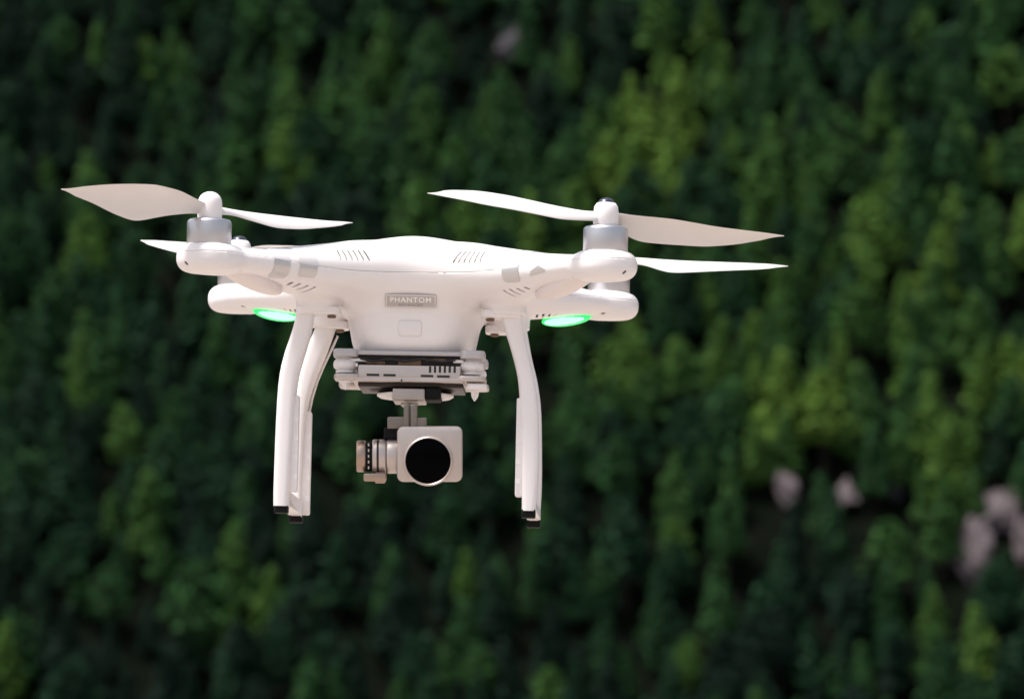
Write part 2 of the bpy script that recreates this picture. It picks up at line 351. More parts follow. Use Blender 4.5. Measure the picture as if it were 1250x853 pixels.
# the rest of the wood: one object, tree crowns instanced on its points
rest = np.setdiff1d(np.arange(len(cells)), mine)
fm = bpy.data.meshes.new('forest'); fm.from_pydata([(float(cells[i, 0]), float(cells[i, 1]), float(H[i])) for i in rest], [], [])
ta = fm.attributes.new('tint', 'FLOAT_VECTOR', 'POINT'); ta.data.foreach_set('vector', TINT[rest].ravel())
sa = fm.attributes.new('size', 'FLOAT', 'POINT'); sa.data.foreach_set('value', SIZE[rest]*1.09)
fo = link(bpy.data.objects.new('forest', fm)); tag(fo, 'dense dark pine forest filling the hillside between and beyond the single trees', 'forest', kind='stuff')
lib = bpy.data.collections.new('forest_trees')            # not linked to the scene
for i in range(6):
    me = crown_mesh(90+i, SHAPES[i], FOLM, 0.7); tr = trunk_mesh(i)
    bm = bmesh.new(); bm.from_mesh(me); bm.from_mesh(tr)
    o = bpy.data.objects.new('forest_pine', me); lib.objects.link(o)
ng = bpy.data.node_groups.new('forest_scatter', 'GeometryNodeTree')
ng.interface.new_socket('Geometry', in_out='INPUT', socket_type='NodeSocketGeometry'); ng.interface.new_socket('Geometry', in_out='OUTPUT', socket_type='NodeSocketGeometry')
N = ng.nodes; gi_ = N.new('NodeGroupInput'); go_ = N.new('NodeGroupOutput'); ip = N.new('GeometryNodeInstanceOnPoints'); ci = N.new('GeometryNodeCollectionInfo')
ci.inputs['Collection'].default_value = lib; ci.inputs['Separate Children'].default_value = True; ci.inputs['Reset Children'].default_value = True
ip.inputs['Pick Instance'].default_value = True
rr_ = N.new('FunctionNodeRandomValue'); rr_.data_type = 'FLOAT_VECTOR'; rr_.inputs[1].default_value = (0.06, 0.06, 6.28); rr_.inputs['Seed'].default_value = 3
rs_ = N.new('GeometryNodeInputNamedAttribute'); rs_.data_type = 'FLOAT'; rs_.inputs['Name'].default_value = 'size'
L = ng.links; L.new(gi_.outputs[0], ip.inputs['Points']); L.new(ci.outputs[0], ip.inputs['Instance']); L.new(rr_.outputs[0], ip.inputs['Rotation']); mu_ = N.new('ShaderNodeVectorMath'); mu_.operation = 'MULTIPLY'; mu_.inputs[1].default_value = (1.14, 1.14, 1.0); L.new(rs_.outputs['Attribute'], mu_.inputs[0]); L.new(mu_.outputs[0], ip.inputs['Scale']); L.new(ip.outputs[0], go_.inputs[0])
md = fo.modifiers.new('scatter', 'NODES'); md.node_group = ng

# ------------------------------------------------------------------ drone: pose and photo-pixel measuring helpers
ROT = (-0.09381889, 0.01855947, -0.02742478)
DLOC = Vector((-0.06253106, 3.60904427, CAM_Z+0.04258779))
drone = link(bpy.data.objects.new('camera_drone', None)); drone.empty_display_size = 0.1
drone.location = DLOC; drone.rotation_euler = ROT
tag(drone, 'white four-rotor camera drone hovering in front of the forested hillside', 'drone')
M = np.array(Euler(ROT, 'XYZ').to_matrix()); T = np.array([DLOC.x, DLOC.y, DLOC.z-CAM_Z])*1000
def pt(X, Y, yl):
    """drone-local point (mm) in the plane y = yl seen at photo pixel X,Y"""
    d = M.T @ np.array([(X-IMG_W/2)/F_PX, 1, -(Y-IMG_H/2)/F_PX]); o = M.T @ (-T)
    return o+d*((yl-o[1])/d[1])
def ray(X, Y):
    d = M.T @ np.array([(X-IMG_W/2)/F_PX, 1, -(Y-IMG_H/2)/F_PX]); return M.T @ (-T), d/np.linalg.norm(d)

# ------------------------------------------------------------------ body shell as one smooth implicit surface
def table(ks, vs, blur=6):
    s = np.linspace(0, 230, 461); v = np.interp(s, ks, vs); k = np.exp(-0.5*(np.arange(-40, 41)/(blur*2))**2); k /= k.sum()
    return s, np.convolve(np.pad(v, 40, 'edge'), k, 'valid')
SK = [0, 30, 60, 80, 100, 125, 150, 175, 230]
TOP = table(SK, [25.5, 24.5, 21.5, 18.5, 15.0, 11.0, 8.6, 7.4, 7.0])
BOT = table(SK, [-17.5, -17.5, -17.5, -17.2, -15.5, -12.0, -8.4, -6.6, -6.2])
WID = table(SK, [58, 50, 40, 32, 25.5, 20.5, 18, 15, 15])
def smin(a, b, k):
    h = np.clip(0.5+0.5*(b-a)/k, 0, 1); return b*(1-h)+a*h-k*h*(1-h)
def smax(a, b, k): return -smin(-a, -b, k)
def body(x, y, z):
    ax, ay = np.sqrt(x*x+150), np.sqrt(y*y+150)
    s = (ax+ay)*0.70710678-1.0; v = (ax-ay)*0.70710678; ax, ay = np.sqrt(x*x+1), np.sqrt(y*y+1)
    top = np.interp(s, *TOP)+5.2*np.exp(-(x*x+y*y)/30.0**2); bot = np.interp(s, *BOT); wd = np.interp(s, *WID)
    zc = (top+bot)/2; h = (top-bot)/2
    q = (np.abs(v/wd)**2.3+np.abs((z-zc)/h)**2.3+1e-9)**(1/2.3)
    arm = (q-1)*np.minimum(h, wd)*0.95
    arm = np.maximum(arm, s-175)
    # motor pod
    rr = np.hypot(ax-123.75, ay-123.75); dx_, dz_ = rr-12.2, np.abs(z-0.2)-0.9
    pod = np.minimum(np.maximum(dx_, dz_), 0)+np.hypot(np.maximum(dx_, 0), np.maximum(dz_, 0))-7.9
    d = smin(arm, pod, 4.5)
    # belly: tapering rounded block
    tt = np.clip((z+54)/44, 0, 1.3); a = 37.5+8.5*tt**1.3; c = 62+7*tt
    qb = (np.abs(x/a)**3.6+np.abs((y-7)/c)**3.6+1e-9)**(1/3.6)
    bel = (qb-1)*a*0.9
    bel = smax(bel, -54.5-z+0.0*x, 16); bel = smax(bel, z-16, 14)
    d = smin(d, bel, 11)
    # landing gear mounts
    m = np.hypot(ax-60, ay-47.5); mt = np.maximum(m-13.2, np.maximum(-24.6-z, z-0))
    dx_, dz_ = m-12.4, np.abs(z+12.0)-11.8
    mt = np.minimum(np.maximum(dx_, dz_), 0)+np.hypot(np.maximum(dx_, 0), np.maximum(dz_, 0))-1.0
    d = smin(d, mt, 4.5)
    return d
def grad(p, e=0.15):
    g = np.stack([body(p[:, 0]+e, p[:, 1], p[:, 2])-body(p[:, 0]-e, p[:, 1], p[:, 2]),
                  body(p[:, 0], p[:, 1]+e, p[:, 2])-body(p[:, 0], p[:, 1]-e, p[:, 2]),
                  body(p[:, 0], p[:, 1], p[:, 2]+e)-body(p[:, 0], p[:, 1], p[:, 2]-e)], 1)/(2*e)
    return g
def hit(X, Y):
    o, d = ray(X, Y); tt = 3300.0
    for _ in range(400):
        p = o+d*tt; f = float(body(p[0], p[1], p[2]))
        if f < 0.01: break
        tt += max(f*0.5, 0.01)
        if tt > 4000: return None
    return p
def surface_net(h):
    gx = np.arange(-152, 152+h, h); gz = np.arange(-60, 36+h, h)
    x, y, z = np.meshgrid(gx, gx, gz, indexing='ij', sparse=True)
    f = body(x, y, z); ins = f < 0
    nX, nY, nZ = f.shape
    c = ins[:-1, :-1, :-1].astype(np.int8)*0
    for a in (0, 1):
        for b_ in (0, 1):
            for c_ in (0, 1): c = c+ins[a:nX-1+a, b_:nY-1+b_, c_:nZ-1+c_]
    act = (c > 0) & (c < 8); idx = -np.ones(act.shape, np.int64); I = np.argwhere(act); idx[act] = np.arange(len(I))
    P = (I+0.5)*h+np.array([-152, -152, -60])
    for _ in range(14):
        g = grad(P); P = P-np.clip(body(P[:, 0], P[:, 1], P[:, 2])/np.maximum((g**2).sum(1), 0.05), -h, h)[:, None]*g
    Q = []
    for ax in range(3):
        A = ins; B = np.roll(ins, -1, ax); sl = [slice(1, None)]*3; sl[ax] = slice(0, -1)
        cr = A != B; mask = np.zeros_like(cr); sl2 = [slice(1, n-1) for n in f.shape]; sl2[ax] = slice(0, f.shape[ax]-1)
        mask[tuple(sl2)] = cr[tuple(sl2)]; E = np.argwhere(mask); o1, o2 = [(1, 2), (2, 0), (0, 1)][ax]
        def cell(da, db):
            K = E.copy(); K[:, o1] -= da; K[:, o2] -= db; return idx[K[:, 0], K[:, 1], K[:, 2]]
        q = np.stack([cell(0, 0), cell(1, 0), cell(1, 1), cell(0, 1)], 1)
        fl = ~ins[E[:, 0], E[:, 1], E[:, 2]]; q[fl] = q[fl][:, ::-1]; Q.append(q)
    Q = np.concatenate(Q); Q = Q[(Q >= 0).all(1)]
    return P, np.concatenate([Q[:, [0, 1, 2]], Q[:, [0, 2, 3]]])
def refine(P, T_, sel, times=1):
    """split the selected triangles (and keep the mesh watertight by splitting neighbours too)"""
    for _ in range(times):
        vs = sel(P); ed = np.sort(np.concatenate([T_[:, [0, 1]], T_[:, [1, 2]], T_[:, [2, 0]]]), 1)
        key = ed[:, 0]*len(P)+ed[:, 1]; uk, inv = np.unique(key, return_inverse=True); e0, e1 = uk//len(P), uk % len(P)
        sp = vs[e0] | vs[e1]; mid = -np.ones(len(uk), np.int64); mid[sp] = len(P)+np.arange(sp.sum())
        NP = (P[e0[sp]]+P[e1[sp]])/2
        for _k in range(5):
            g = grad(NP); NP = NP-(body(NP[:, 0], NP[:, 1], NP[:, 2])/np.maximum((g**2).sum(1), 0.05))[:, None]*g
        n = len(T_); m = np.stack([mid[inv[:n]], mid[inv[n:2*n]], mid[inv[2*n:]]], 1); out = []
        a, b_, c = T_.T; k = (m >= 0)
        s0 = ~k.any(1); out.append(T_[s0])
        s3 = k.all(1); A, B, C, D, E_, F_ = a[s3], b_[s3], c[s3], m[s3, 0], m[s3, 1], m[s3, 2]
        out += [np.stack(q, 1) for q in ((A, D, F_), (D, B, E_), (F_, E_, C), (D, E_, F_))]
        for r_ in range(3):
            V3 = np.roll(T_, -r_, 1); K3 = np.roll(k, -r_, 1); M3 = np.roll(m, -r_, 1)
            s1 = K3[:, 0] & ~K3[:, 1] & ~K3[:, 2]
            out += [np.stack([V3[s1, 0], M3[s1, 0], V3[s1, 2]], 1), np.stack([M3[s1, 0], V3[s1, 1], V3[s1, 2]], 1)]
            s2 = K3[:, 0] & K3[:, 1] & ~K3[:, 2]
            out += [np.stack([V3[s2, 0], M3[s2, 0], V3[s2, 2]], 1), np.stack([M3[s2, 0], M3[s2, 1], V3[s2, 2]], 1), np.stack([M3[s2, 0], V3[s2, 1], M3[s2, 1]], 1)]
        P = np.concatenate([P, NP]); T_ = np.concatenate(out)
    return P, T_
def clip(P, T_, g, iters=1):
    """keep the part of the surface where g(points) > 0"""
    val = g(P); k = val[T_] > 0; n = k.sum(1); out = [T_[n == 3]]; cut = T_[(n > 0) & (n < 3)]
    used = {}; NP = []
    def mid(a, b_):
        key = (a, b_) if a < b_ else (b_, a)
        if key not in used:
            t_ = val[a]/(val[a]-val[b_]); NP.append(P[a]+(P[b_]-P[a])*t_); used[key] = len(P)+len(NP)-1
        return used[key]
    ex = []
    for tri in cut:
        tri = list(tri); poly = []
        for i in range(3):
            a, b_ = tri[i], tri[(i+1) % 3]
            if val[a] > 0: poly.append(a)
            if (val[a] > 0) != (val[b_] > 0): poly.append(mid(a, b_))
        for i in range(1, len(poly)-1): ex.append([poly[0], poly[i], poly[i+1]])
    if ex: out.append(np.array(ex))
    P2 = np.concatenate([P, np.array(NP)]) if NP else P
    T2 = np.concatenate(out)
    u, inv = np.unique(T2.ravel(), return_inverse=True); return P2[u], inv.reshape(-1, 3)
P0, T0 = surface_net(1.3)
# pixel-measured marks, turned into drone-local x,z
def seg_xz(X0, Y0, X1, Y1):
    a, b_ = hit(X0, Y0), hit(X1, Y1)
    return (a, b_)
def capfield(P, a, b_, r):
    """distance to a straight slot, all three axes"""
    nn = grad(((a+b_)/2)[None])[0]; nn /= np.linalg.norm(nn); ab = b_-a; ab = ab-nn*(ab@nn); Q = P-a; dep = Q@nn; Q = Q-dep[:, None]*nn
    t_ = np.clip((Q@ab)/max(ab@ab, 1e-9), 0, 1); return np.linalg.norm(Q-t_[:, None]*ab, axis=1)-r+np.maximum(np.abs(dep)-4, 0)*5
SLOTS = []      # (a, b, r) in mm
for X0, Y0, X1, Y1, r_ in [(351.4, 347.8, 356.2, 345.4, .75), (357.6, 350.4, 366, 346.6, .6), (362.9, 353.6, 375.5, 348.8, .55), (369, 356.6, 384.5, 350.6, .55),
                           (615.2, 354.8, 629.6, 362, .55), (622.9, 353.6, 634.9, 359.6, .55), (631.5, 352.4, 640.4, 356.7, .6), (641, 351.2, 646.0, 353.1, .75),
                           (655.0, 388, 655.8, 384.5, .6), (662.6, 387, 663.6, 383.6, .65), (670, 386.6, 671, 384, .65), (677, 385.2, 679, 384, .6),
                           (347.4, 377.2, 348.6, 378.4, .6), (354, 378, 355, 380.4, .6), (360.2, 378, 361.2, 381.5, .6)]:
    a, b_ = hit(X0, Y0), hit(X1, Y1)
    if a is not None and b_ is not None and np.linalg.norm(a-b_) < 20: SLOTS.append((a, b_, r_*1.5))
for k in range(6):
    SLOTS.append((hit(411.5+6.4*k, 305.6), hit(416.4+6.9*k, 316.8+0.2*k), .62))
    SLOTS.append((hit(563.6+5.65*k, 306.9+0.1*k), hit(553.4+6.5*k, 320.2-0.15*k), .62))
HOLES = []
for X, Y, r_ in [(228, 322.5, 1.1), (761.5, 333.5, 1.1), (294, 330.5, .8), (699, 338.5, .8), (298, 374.5, 1.2), (735, 383, 1.2)]:
    h_ = hit(X, Y)
    if h_ is not None: HOLES.append((h_, h_+np.array([1.0 if X > 500 else -1.0, 0, 0.8 if X in (228, 761.5) else 0.2]), r_))
CUTS = SLOTS+HOLES
def near_cut(P):
    m = np.zeros(len(P), bool)
    for a, b_, r_ in CUTS: m |= capfield(P, a, b_, r_) < 1.6
    return m
P1, T1 = refine(P0, T0, near_cut, 2)
seam_s = table([0, 40, 80, 110, 140, 175, 230], [-0.2, -0.6, -1.6, 0.0, 2.6, 2.6, 2.6], 8)
def seam(P):
    s = (np.abs(P[:, 0])+np.abs(P[:, 1]))*0.7071
    return P[:, 2]-(np.interp(s, *seam_s)+0.5)
P1, T1 = refine(P1, T1, lambda P: np.abs(seam(P)) < 1.2, 1)
def cutfield(P):
    f = np.full(len(P), 9.0)
    for a, b_, r_ in CUTS: f = np.minimum(f, capfield(P, a, b_, r_))
    return f
P2, T2 = clip(P1, T1, cutfield)
for name, sg, label in (('upper_shell', 1, None), ('lower_shell', -1, None)):
    V, F = clip(P2, T2, lambda P: sg*seam(P)-0.11)
    o = mesh_obj(name, V, F, WHITE, drone, angle=None)
    sm = o.modifiers.new('thickness', 'SOLIDIFY'); sm.thickness = 0.0012; sm.offset = -1; sm.use_even_offset = False
# added liner, dark for shade inside the vents, white below the top louvres
Pi, Ti = surface_net(3.0); gn = grad(Pi); gn /= np.linalg.norm(gn, axis=1)[:, None]; Pi = Pi-gn*2.6
o = mesh_obj('vent_liner', Pi, Ti, DARK, drone, angle=None); o.data.materials.append(WHITE2)
o.data.polygons.foreach_set('material_index', [1 if Pi[t_[0], 2] > 4 else 0 for t_ in Ti])

def decal(name, field, m, off=0.32, parent=drone, ref=2):
    P, T_ = P0, T0
    sel = field(P) > -6; tri = T_[sel[T_].any(1)]; u, inv = np.unique(tri.ravel(), return_inverse=True)
    P, T_ = P[u], inv.reshape(-1, 3)
    P, T_ = refine(P, T_, lambda q: field(q) > -3, ref)
    V, F = clip(P, T_, field)
    for _ in range(4):
        g = grad(V); V = V-(body(V[:, 0], V[:, 1], V[:, 2])/np.maximum((g**2).sum(1), 0.05))[:, None]*g
    n = grad(V); n /= np.linalg.norm(n, axis=1)[:, None]
    print('resid', name, np.abs(body(V[:, 0], V[:, 1], V[:, 2])).max(), np.abs(body(*P0.T)).max(), len(V))
    o = mesh_obj(name, V+n*off, F, m, parent, angle=None)
    o.data.normals_split_custom_set_from_vertices([tuple(q) for q in n])
    return o
def band(X0, X1, Yb, name='silver_band', rc=2.0, upper=False):
    a, b_ = hit(X0, Yb-6), hit(X1, Yb-6); zb = hit((X0+X1)/2, Yb)[2]
    s0, s1 = sorted([(abs(p[0])+abs(p[1]))*0.7071 for p in (a, b_)]); sx = np.sign(a[0])
    c, hw = (s0+s1)/2, (s1-s0)/2
    def f(P):
        s = (np.abs(P[:, 0])+np.abs(P[:, 1]))*0.7071; v = (np.abs(P[:, 1])-np.abs(P[:, 0]))*0.7071
        dx_, dz_ = np.abs(s-c)-hw+rc, (zb-P[:, 2])+rc
        q = np.hypot(np.maximum(dx_, 0), np.maximum(dz_, 0))+np.minimum(np.maximum(dx_, dz_), 0)-rc
        q = np.where((P[:, 0]*sx > 20) & (P[:, 1] < -20), q, 9)
        back = np.where((v < 0) & (P[:, 2] < 6), 6-P[:, 2], -9)   # ends high on the rear side
        sm_ = P[:, 2]-(np.interp((np.abs(P[:, 0])+np.abs(P[:, 1]))*0.7071, *seam_s)+0.3)
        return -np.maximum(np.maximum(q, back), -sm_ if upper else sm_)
    return decal(name, f, GLARE if upper else SILVER)
for q in ((330.5, 352, 339.5), (365, 387, 338.5), (613.5, 634, 344.5)): band(*q); band(*q, 'glare_band', 2.0, True)  # above the seam each band is coloured white to imitate glare
# half-peeled sticker on the right arm
poly = [hit(*q)[[0, 2]] for q in ((646.5, 337), (648, 331), (657, 323.6), (666.5, 330), (664, 332.5))]
def polyf(P):
    d = np.full(len(P), 99.0); n = len(poly)
    area = sum(poly[i][0]*poly[(i+1) % n][1]-poly[(i+1) % n][0]*poly[i][1] for i in range(n)); sg = 1 if area > 0 else -1
    for i in range(n):
        a, b_ = poly[i], poly[(i+1) % n]; e_ = b_-a; nn = np.array([-e_[1], e_[0]])/np.linalg.norm(e_)*sg
        d = np.minimum(d, (P[:, [0, 2]]-a)@nn)
    y0 = hit(656, 330)[1]
    return np.where(np.abs(P[:, 1]-y0) < 16, d, -9)
o = decal('sticker', polyf, SILVER, 0.3); tag(o, 'half-peeled silver sticker')

# ------------------------------------------------------------------ badge, cover, lettering
def frame_at(X, Y, roll=0.0):
    p = hit(X, Y); n = grad(p[None])[0]; n /= np.linalg.norm(n)
    up = np.array([0, 0, 1.0]); r_ = np.cross(up, n); r_ /= np.linalg.norm(r_); u = np.cross(n, r_)
    return p, r_, u, n      # right, up, outward
def place(V, fr): p, r_, u, n = fr; V = np.asarray(V, float); return p+V[:, :1]*r_+V[:, 1:2]*u+V[:, 2:3]*n
def flat_frame(X, Y, hw, hh, lift):
    c, a_, b_ = hit(X, Y), hit(X, Y-hh), hit(X, Y+hh); e_ = [hit(X-hw, Y), hit(X+hw, Y)]
    up = a_-b_; up[0] = 0; up /= np.linalg.norm(up); rt = e_[1]-e_[0]; rt /= np.linalg.norm(rt); rt = rt-up*(rt@up); rt /= np.linalg.norm(rt); n = np.cross(rt, up)
    out = max((q-c)@n for q in [hit(X+i*hw, Y+j*hh) for i in (-1, -.5, 0, .5, 1) for j in (-1, 0, 1)])
    return c+n*(out+lift-0.55), rt, up, n
fr = flat_frame(501.5, 366, 31, 9, 0.35)
b = MB().add(*plate(-16.2, 16.2, -4.7, 4.7, -5.0, 0.55, 1.0, 'z', 0.25)); badge = b.build('badge', BADGE, drone, lambda V: place(V, fr))
b = MB()
for a_ in ((-15.6, 15.6, 3.9, 4.25), (-15.6, 15.6, -4.25, -3.9), (-15.65, -15.3, -3.9, 3.9), (15.3, 15.65, -3.9, 3.9)): b.add(*rbox(a_[0], a_[1], a_[2], a_[3], 0.5, 0.72, 0.05, 1))
b.build('rim', LETTER, badge, lambda V: place(V, fr))
def text(name, s, width, hgt, cx, cy, z, m, parent, fr, ext=0.08, bold=0.0):
    cu = bpy.data.curves.new('t', 'FONT'); cu.body = s; cu.align_x = 'CENTER'; cu.align_y = 'CENTER'; cu.extrude = 0.02; cu.space_character = 1.15; cu.offset = bold; cu.resolution_u = 4
    o = bpy.data.objects.new('t', cu); scene.collection.objects.link(o); bpy.context.view_layer.update()
    me = bpy.data.meshes.new_from_object(o); V = np.array([v.co[:] for v in me.vertices]); F = [list(p.vertices) for p in me.polygons]
    bpy.data.objects.remove(o); bpy.data.curves.remove(cu); bpy.data.meshes.remove(me)
    mn, mxx = V.min(0), V.max(0); V[:, 0] = (V[:, 0]-(mn[0]+mxx[0])/2)/(mxx[0]-mn[0])*width+cx; V[:, 1] = (V[:, 1]-(mn[1]+mxx[1])/2)/(mxx[1]-mn[1])*hgt+cy
    V[:, 2] = np.where(V[:, 2] > 0, z+ext, z-0.05)
    return mesh_obj(name, place(V, fr), F, m, parent, smooth=False)
text('lettering', 'PHANTOM', 25.8, 3.5, 0, 1.0, 0.56, LETTER, badge, fr, 0.22, 0.012)
text('small_lettering', 'ADVANCED', 15.6, 1.75, 0, -2.65, 0.56, LETTER2, badge, fr, 0.06, 0.01)
fr2 = flat_frame(500.5, 400.7, 13, 9, 0.75)
b = MB().add(*plate(-7.1, 7.1, -4.7, 4.7, -2.0, 0.42, 1.9, 'z', 0.3, 6)); usb = b.build('port_cover', WHITE2, drone, lambda V: place(V, fr2))
MB().add(*plate(-7.6, 7.6, -5.2, 5.2, -2.0, 0.12, 2.2, 'z', 0.05, 6)).build('rim', SEAMG, usb, lambda V: place(V, fr2))
b = MB()   # little trident mark pressed into the cover
b.add(*tube([(-3.2, 0, .45), (3.4, 0, .45)], .16, 6)); b.add(*tube([(-1.4, 0, .45), (-.2, 1.1, .45), (1.2, 1.1, .45)], .14, 6)); b.add(*tube([(-.4, 0, .45), (.6, -1.1, .45), (1.6, -1.1, .45)], .14, 6))
b.add(*lathe([(.45, .35), (.45, .6)], (-3.2, 0, 0), 'z', 12)); b.add(*rbox(1.1, 1.8, .75, 1.45, .35, .6, 0)); b.add(*lathe([(.35, .35), (.35, .6)], (1.8, -1.1, 0), 'z', 12))
b.add(*np.array([0]) if False else lathe([(.5, 0), (0.01, 1.1)], (3.3, 0, .45), 'x', 8))
b.build('port_mark', WHITE, usb, lambda V: place(V, fr2))

# ------------------------------------------------------------------ lights under the arms
for sx in (-1, 1):
    for sy in (-1, 1):
        k_ = 96.5 if sy > 0 else 99.0; c = np.array([sx*k_, sy*k_, -11.9 if sy > 0 else -9.0]); u = np.array([sx, sy, 0])*0.7071; v = np.array([-sy*sx*sx, sx*sx*sx, 0])*0.7071
        v = np.array([-u[1], u[0], 0]); tilt = 0.17 if sy > 0 else 0.27
        uu = u*math.cos(tilt)+np.array([0, 0, 1])*math.sin(tilt); ww = -u*math.sin(tilt)+np.array([0, 0, 1])*math.cos(tilt)
        def ell(a, b_, c_, n=40, m_=20):
            V = []; F = []
            for i in range(m_+1):
                th = math.pi*i/m_
                for j in range(n):
                    p_ = 2*math.pi*j/n; V.append(c+uu*a*math.cos(th)+v*b_*math.sin(th)*math.cos(p_)+ww*c_*math.sin(th)*math.sin(p_))
            for i in range(m_):
                for j in range(n): F.append([i*n+j, i*n+(j+1) % n, (i+1)*n+(j+1) % n, (i+1)*n+j])
            return np.array(V), F
        if sy > 0:
            o = mesh_obj('light_lens', *ell(21.0, 7.2, 4.2), GREEN, drone); tag(o, 'glowing green status light')
            V, F = ell(21.9, 7.8, 4.7); MB().add(V+np.array([0, 1.0, 0.3]), F).build('rim', GREENRIM, o)
        else:
            o = mesh_obj('light_lens', *ell(26, 10.6, 6.2), LENSW, drone); tag(o, 'unlit pinkish milky light cover')

# ------------------------------------------------------------------ motors and propellers
def blade(name, hub, tip, s, rows, pitch, parent, n=44, m_=14):
    """airfoil blade from hub to tip; rows: (t, reach above the hub-tip line, reach below it) in mm as seen side-on;
    s = +1 when its upper edge leans away from -y"""
    hub, tip = np.array(hub), np.array(tip); d = tip-hub; Lg = np.linalg.norm(d); d /= Lg
    hz = np.cross(d, [0, 0, 1.0]); hz /= np.linalg.norm(hz)
    if hz[1] > 0: hz = -hz                      # horizontal, towards -y
    up = np.cross(hz, d); up = up if up[2] > 0 else -up
    rows = np.array(rows, float); tt = np.linspace(-.1, 1.1, 241); kk = np.exp(-0.5*(np.arange(-24, 25)/7.0)**2); kk /= kk.sum()
    sm = lambda col: np.convolve(np.pad(np.interp(tt, rows[:, 0], col), 24, 'edge'), kk, 'valid')
    U, D, PH = sm(rows[:, 1]), sm(rows[:, 2]), sm(np.interp(rows[:, 0], *pitch))
    V = []; F = []
    for i in range(n+1):
        t_ = i/n; ph = R(np.interp(t_, tt, PH)); u_, w_ = np.interp(t_, tt, U)/math.sin(ph), np.interp(t_, tt, D)/math.sin(ph)
        tp_ = min(1, max(0.03, (1-t_)*9))**0.5; mid_, half = (u_-w_)/2*tp_, (u_+w_)/2*tp_
        half = max(half, 0.35)
        cv = up*math.sin(ph)-s*hz*math.cos(ph); nv = up*math.cos(ph)+s*hz*math.sin(ph)
        th = np.interp(t_, [0, .1, .3, 1], [3.4, 2.0, 1.2, 0.4]); c = hub+d*(t_*Lg)+cv*mid_
        for j in range(m_*2):
            a = math.pi*2*j/(m_*2); q = math.cos(a)
            V.append(c+cv*(q*half)+nv*(math.sin(a)*th*0.5+(0.6-q*q)*0.24*half))
    k = m_*2
    for i in range(n):
        for j in range(k): F.append([i*k+j, i*k+(j+1) % k, (i+1)*k+(j+1) % k, (i+1)*k+j])
    F.append(list(range(k))); F.append([n*k+j for j in range(k)][::-1])
    return mesh_obj(name, V, F, BLADE, parent, angle=60)
def tip_pt(hub, X, Y, Lg, near):
    """local point at distance Lg from hub seen at X,Y; near = on the viewer's side"""
    o, d = ray(X, Y); oc = o-hub; bq = oc@d; cq = oc@oc-Lg*Lg; disc = bq*bq-cq
    if disc < 0: t_ = -bq
    else: t_ = -bq-math.sqrt(disc) if near else -bq+math.sqrt(disc)
    return o+d*t_
def px_rows(hub, tip, rows, k=0.515):
    """photo rows (x, top y, bottom y) -> (t, up, down) in mm about the hub-tip line"""
    (hx, hy), (tx, ty) = hub, tip; out = [(0, 3.0, 3.0)]
    for x, y0, y1 in rows:
        t_ = (x-hx)/(tx-hx); ly = hy+(ty-hy)*t_; out.append((t_, (ly-y0)*k, (y1-ly)*k))
    return sorted(out)+[(1.0, .5, .5)]
GENERIC = [(0, 3, 3), (.14, 3.4, 4), (.3, 4.6, 6), (.5, 3.6, 4.6), (.75, 2.2, 2.8), (.9, 1.4, 1.6), (1, .5, .5)]
ROWS = {(-1, -1, 0): ((255, 257), (75, 231), [(121, 225.5, 246.5), (151, 225, 259), (178, 226, 268.5), (212, 234, 262.5), (240, 246, 261)]),
        (-1, -1, 1): ((255, 257), (430, 272), [(274, 255, 262.5), (292, 257.5, 269.5), (319, 260, 279.5), (350, 263.6, 281), (395, 269, 277.5)]),
        (1, -1, 0): ((741, 264), (522, 236), [(557, 228.5, 241.5), (594, 228.5, 249.5), (630, 235, 256), (686, 249.5, 268.5), (720, 257, 270)]),
        (1, -1, 1): ((741, 266), (957, 288), [(762, 263, 283), (785, 264.5, 292), (814, 267, 294.5), (870, 276, 297.5), (906, 280.5, 295.5), (930, 283.5, 292)]),
        (1, 1, 0): ((743, 322), (962, 325), [(777.6, 317.5, 326), (814, 318.5, 337), (840, 319.5, 335.8), (888, 320.2, 332.3), (925, 321, 330), (945, 322, 328)])}
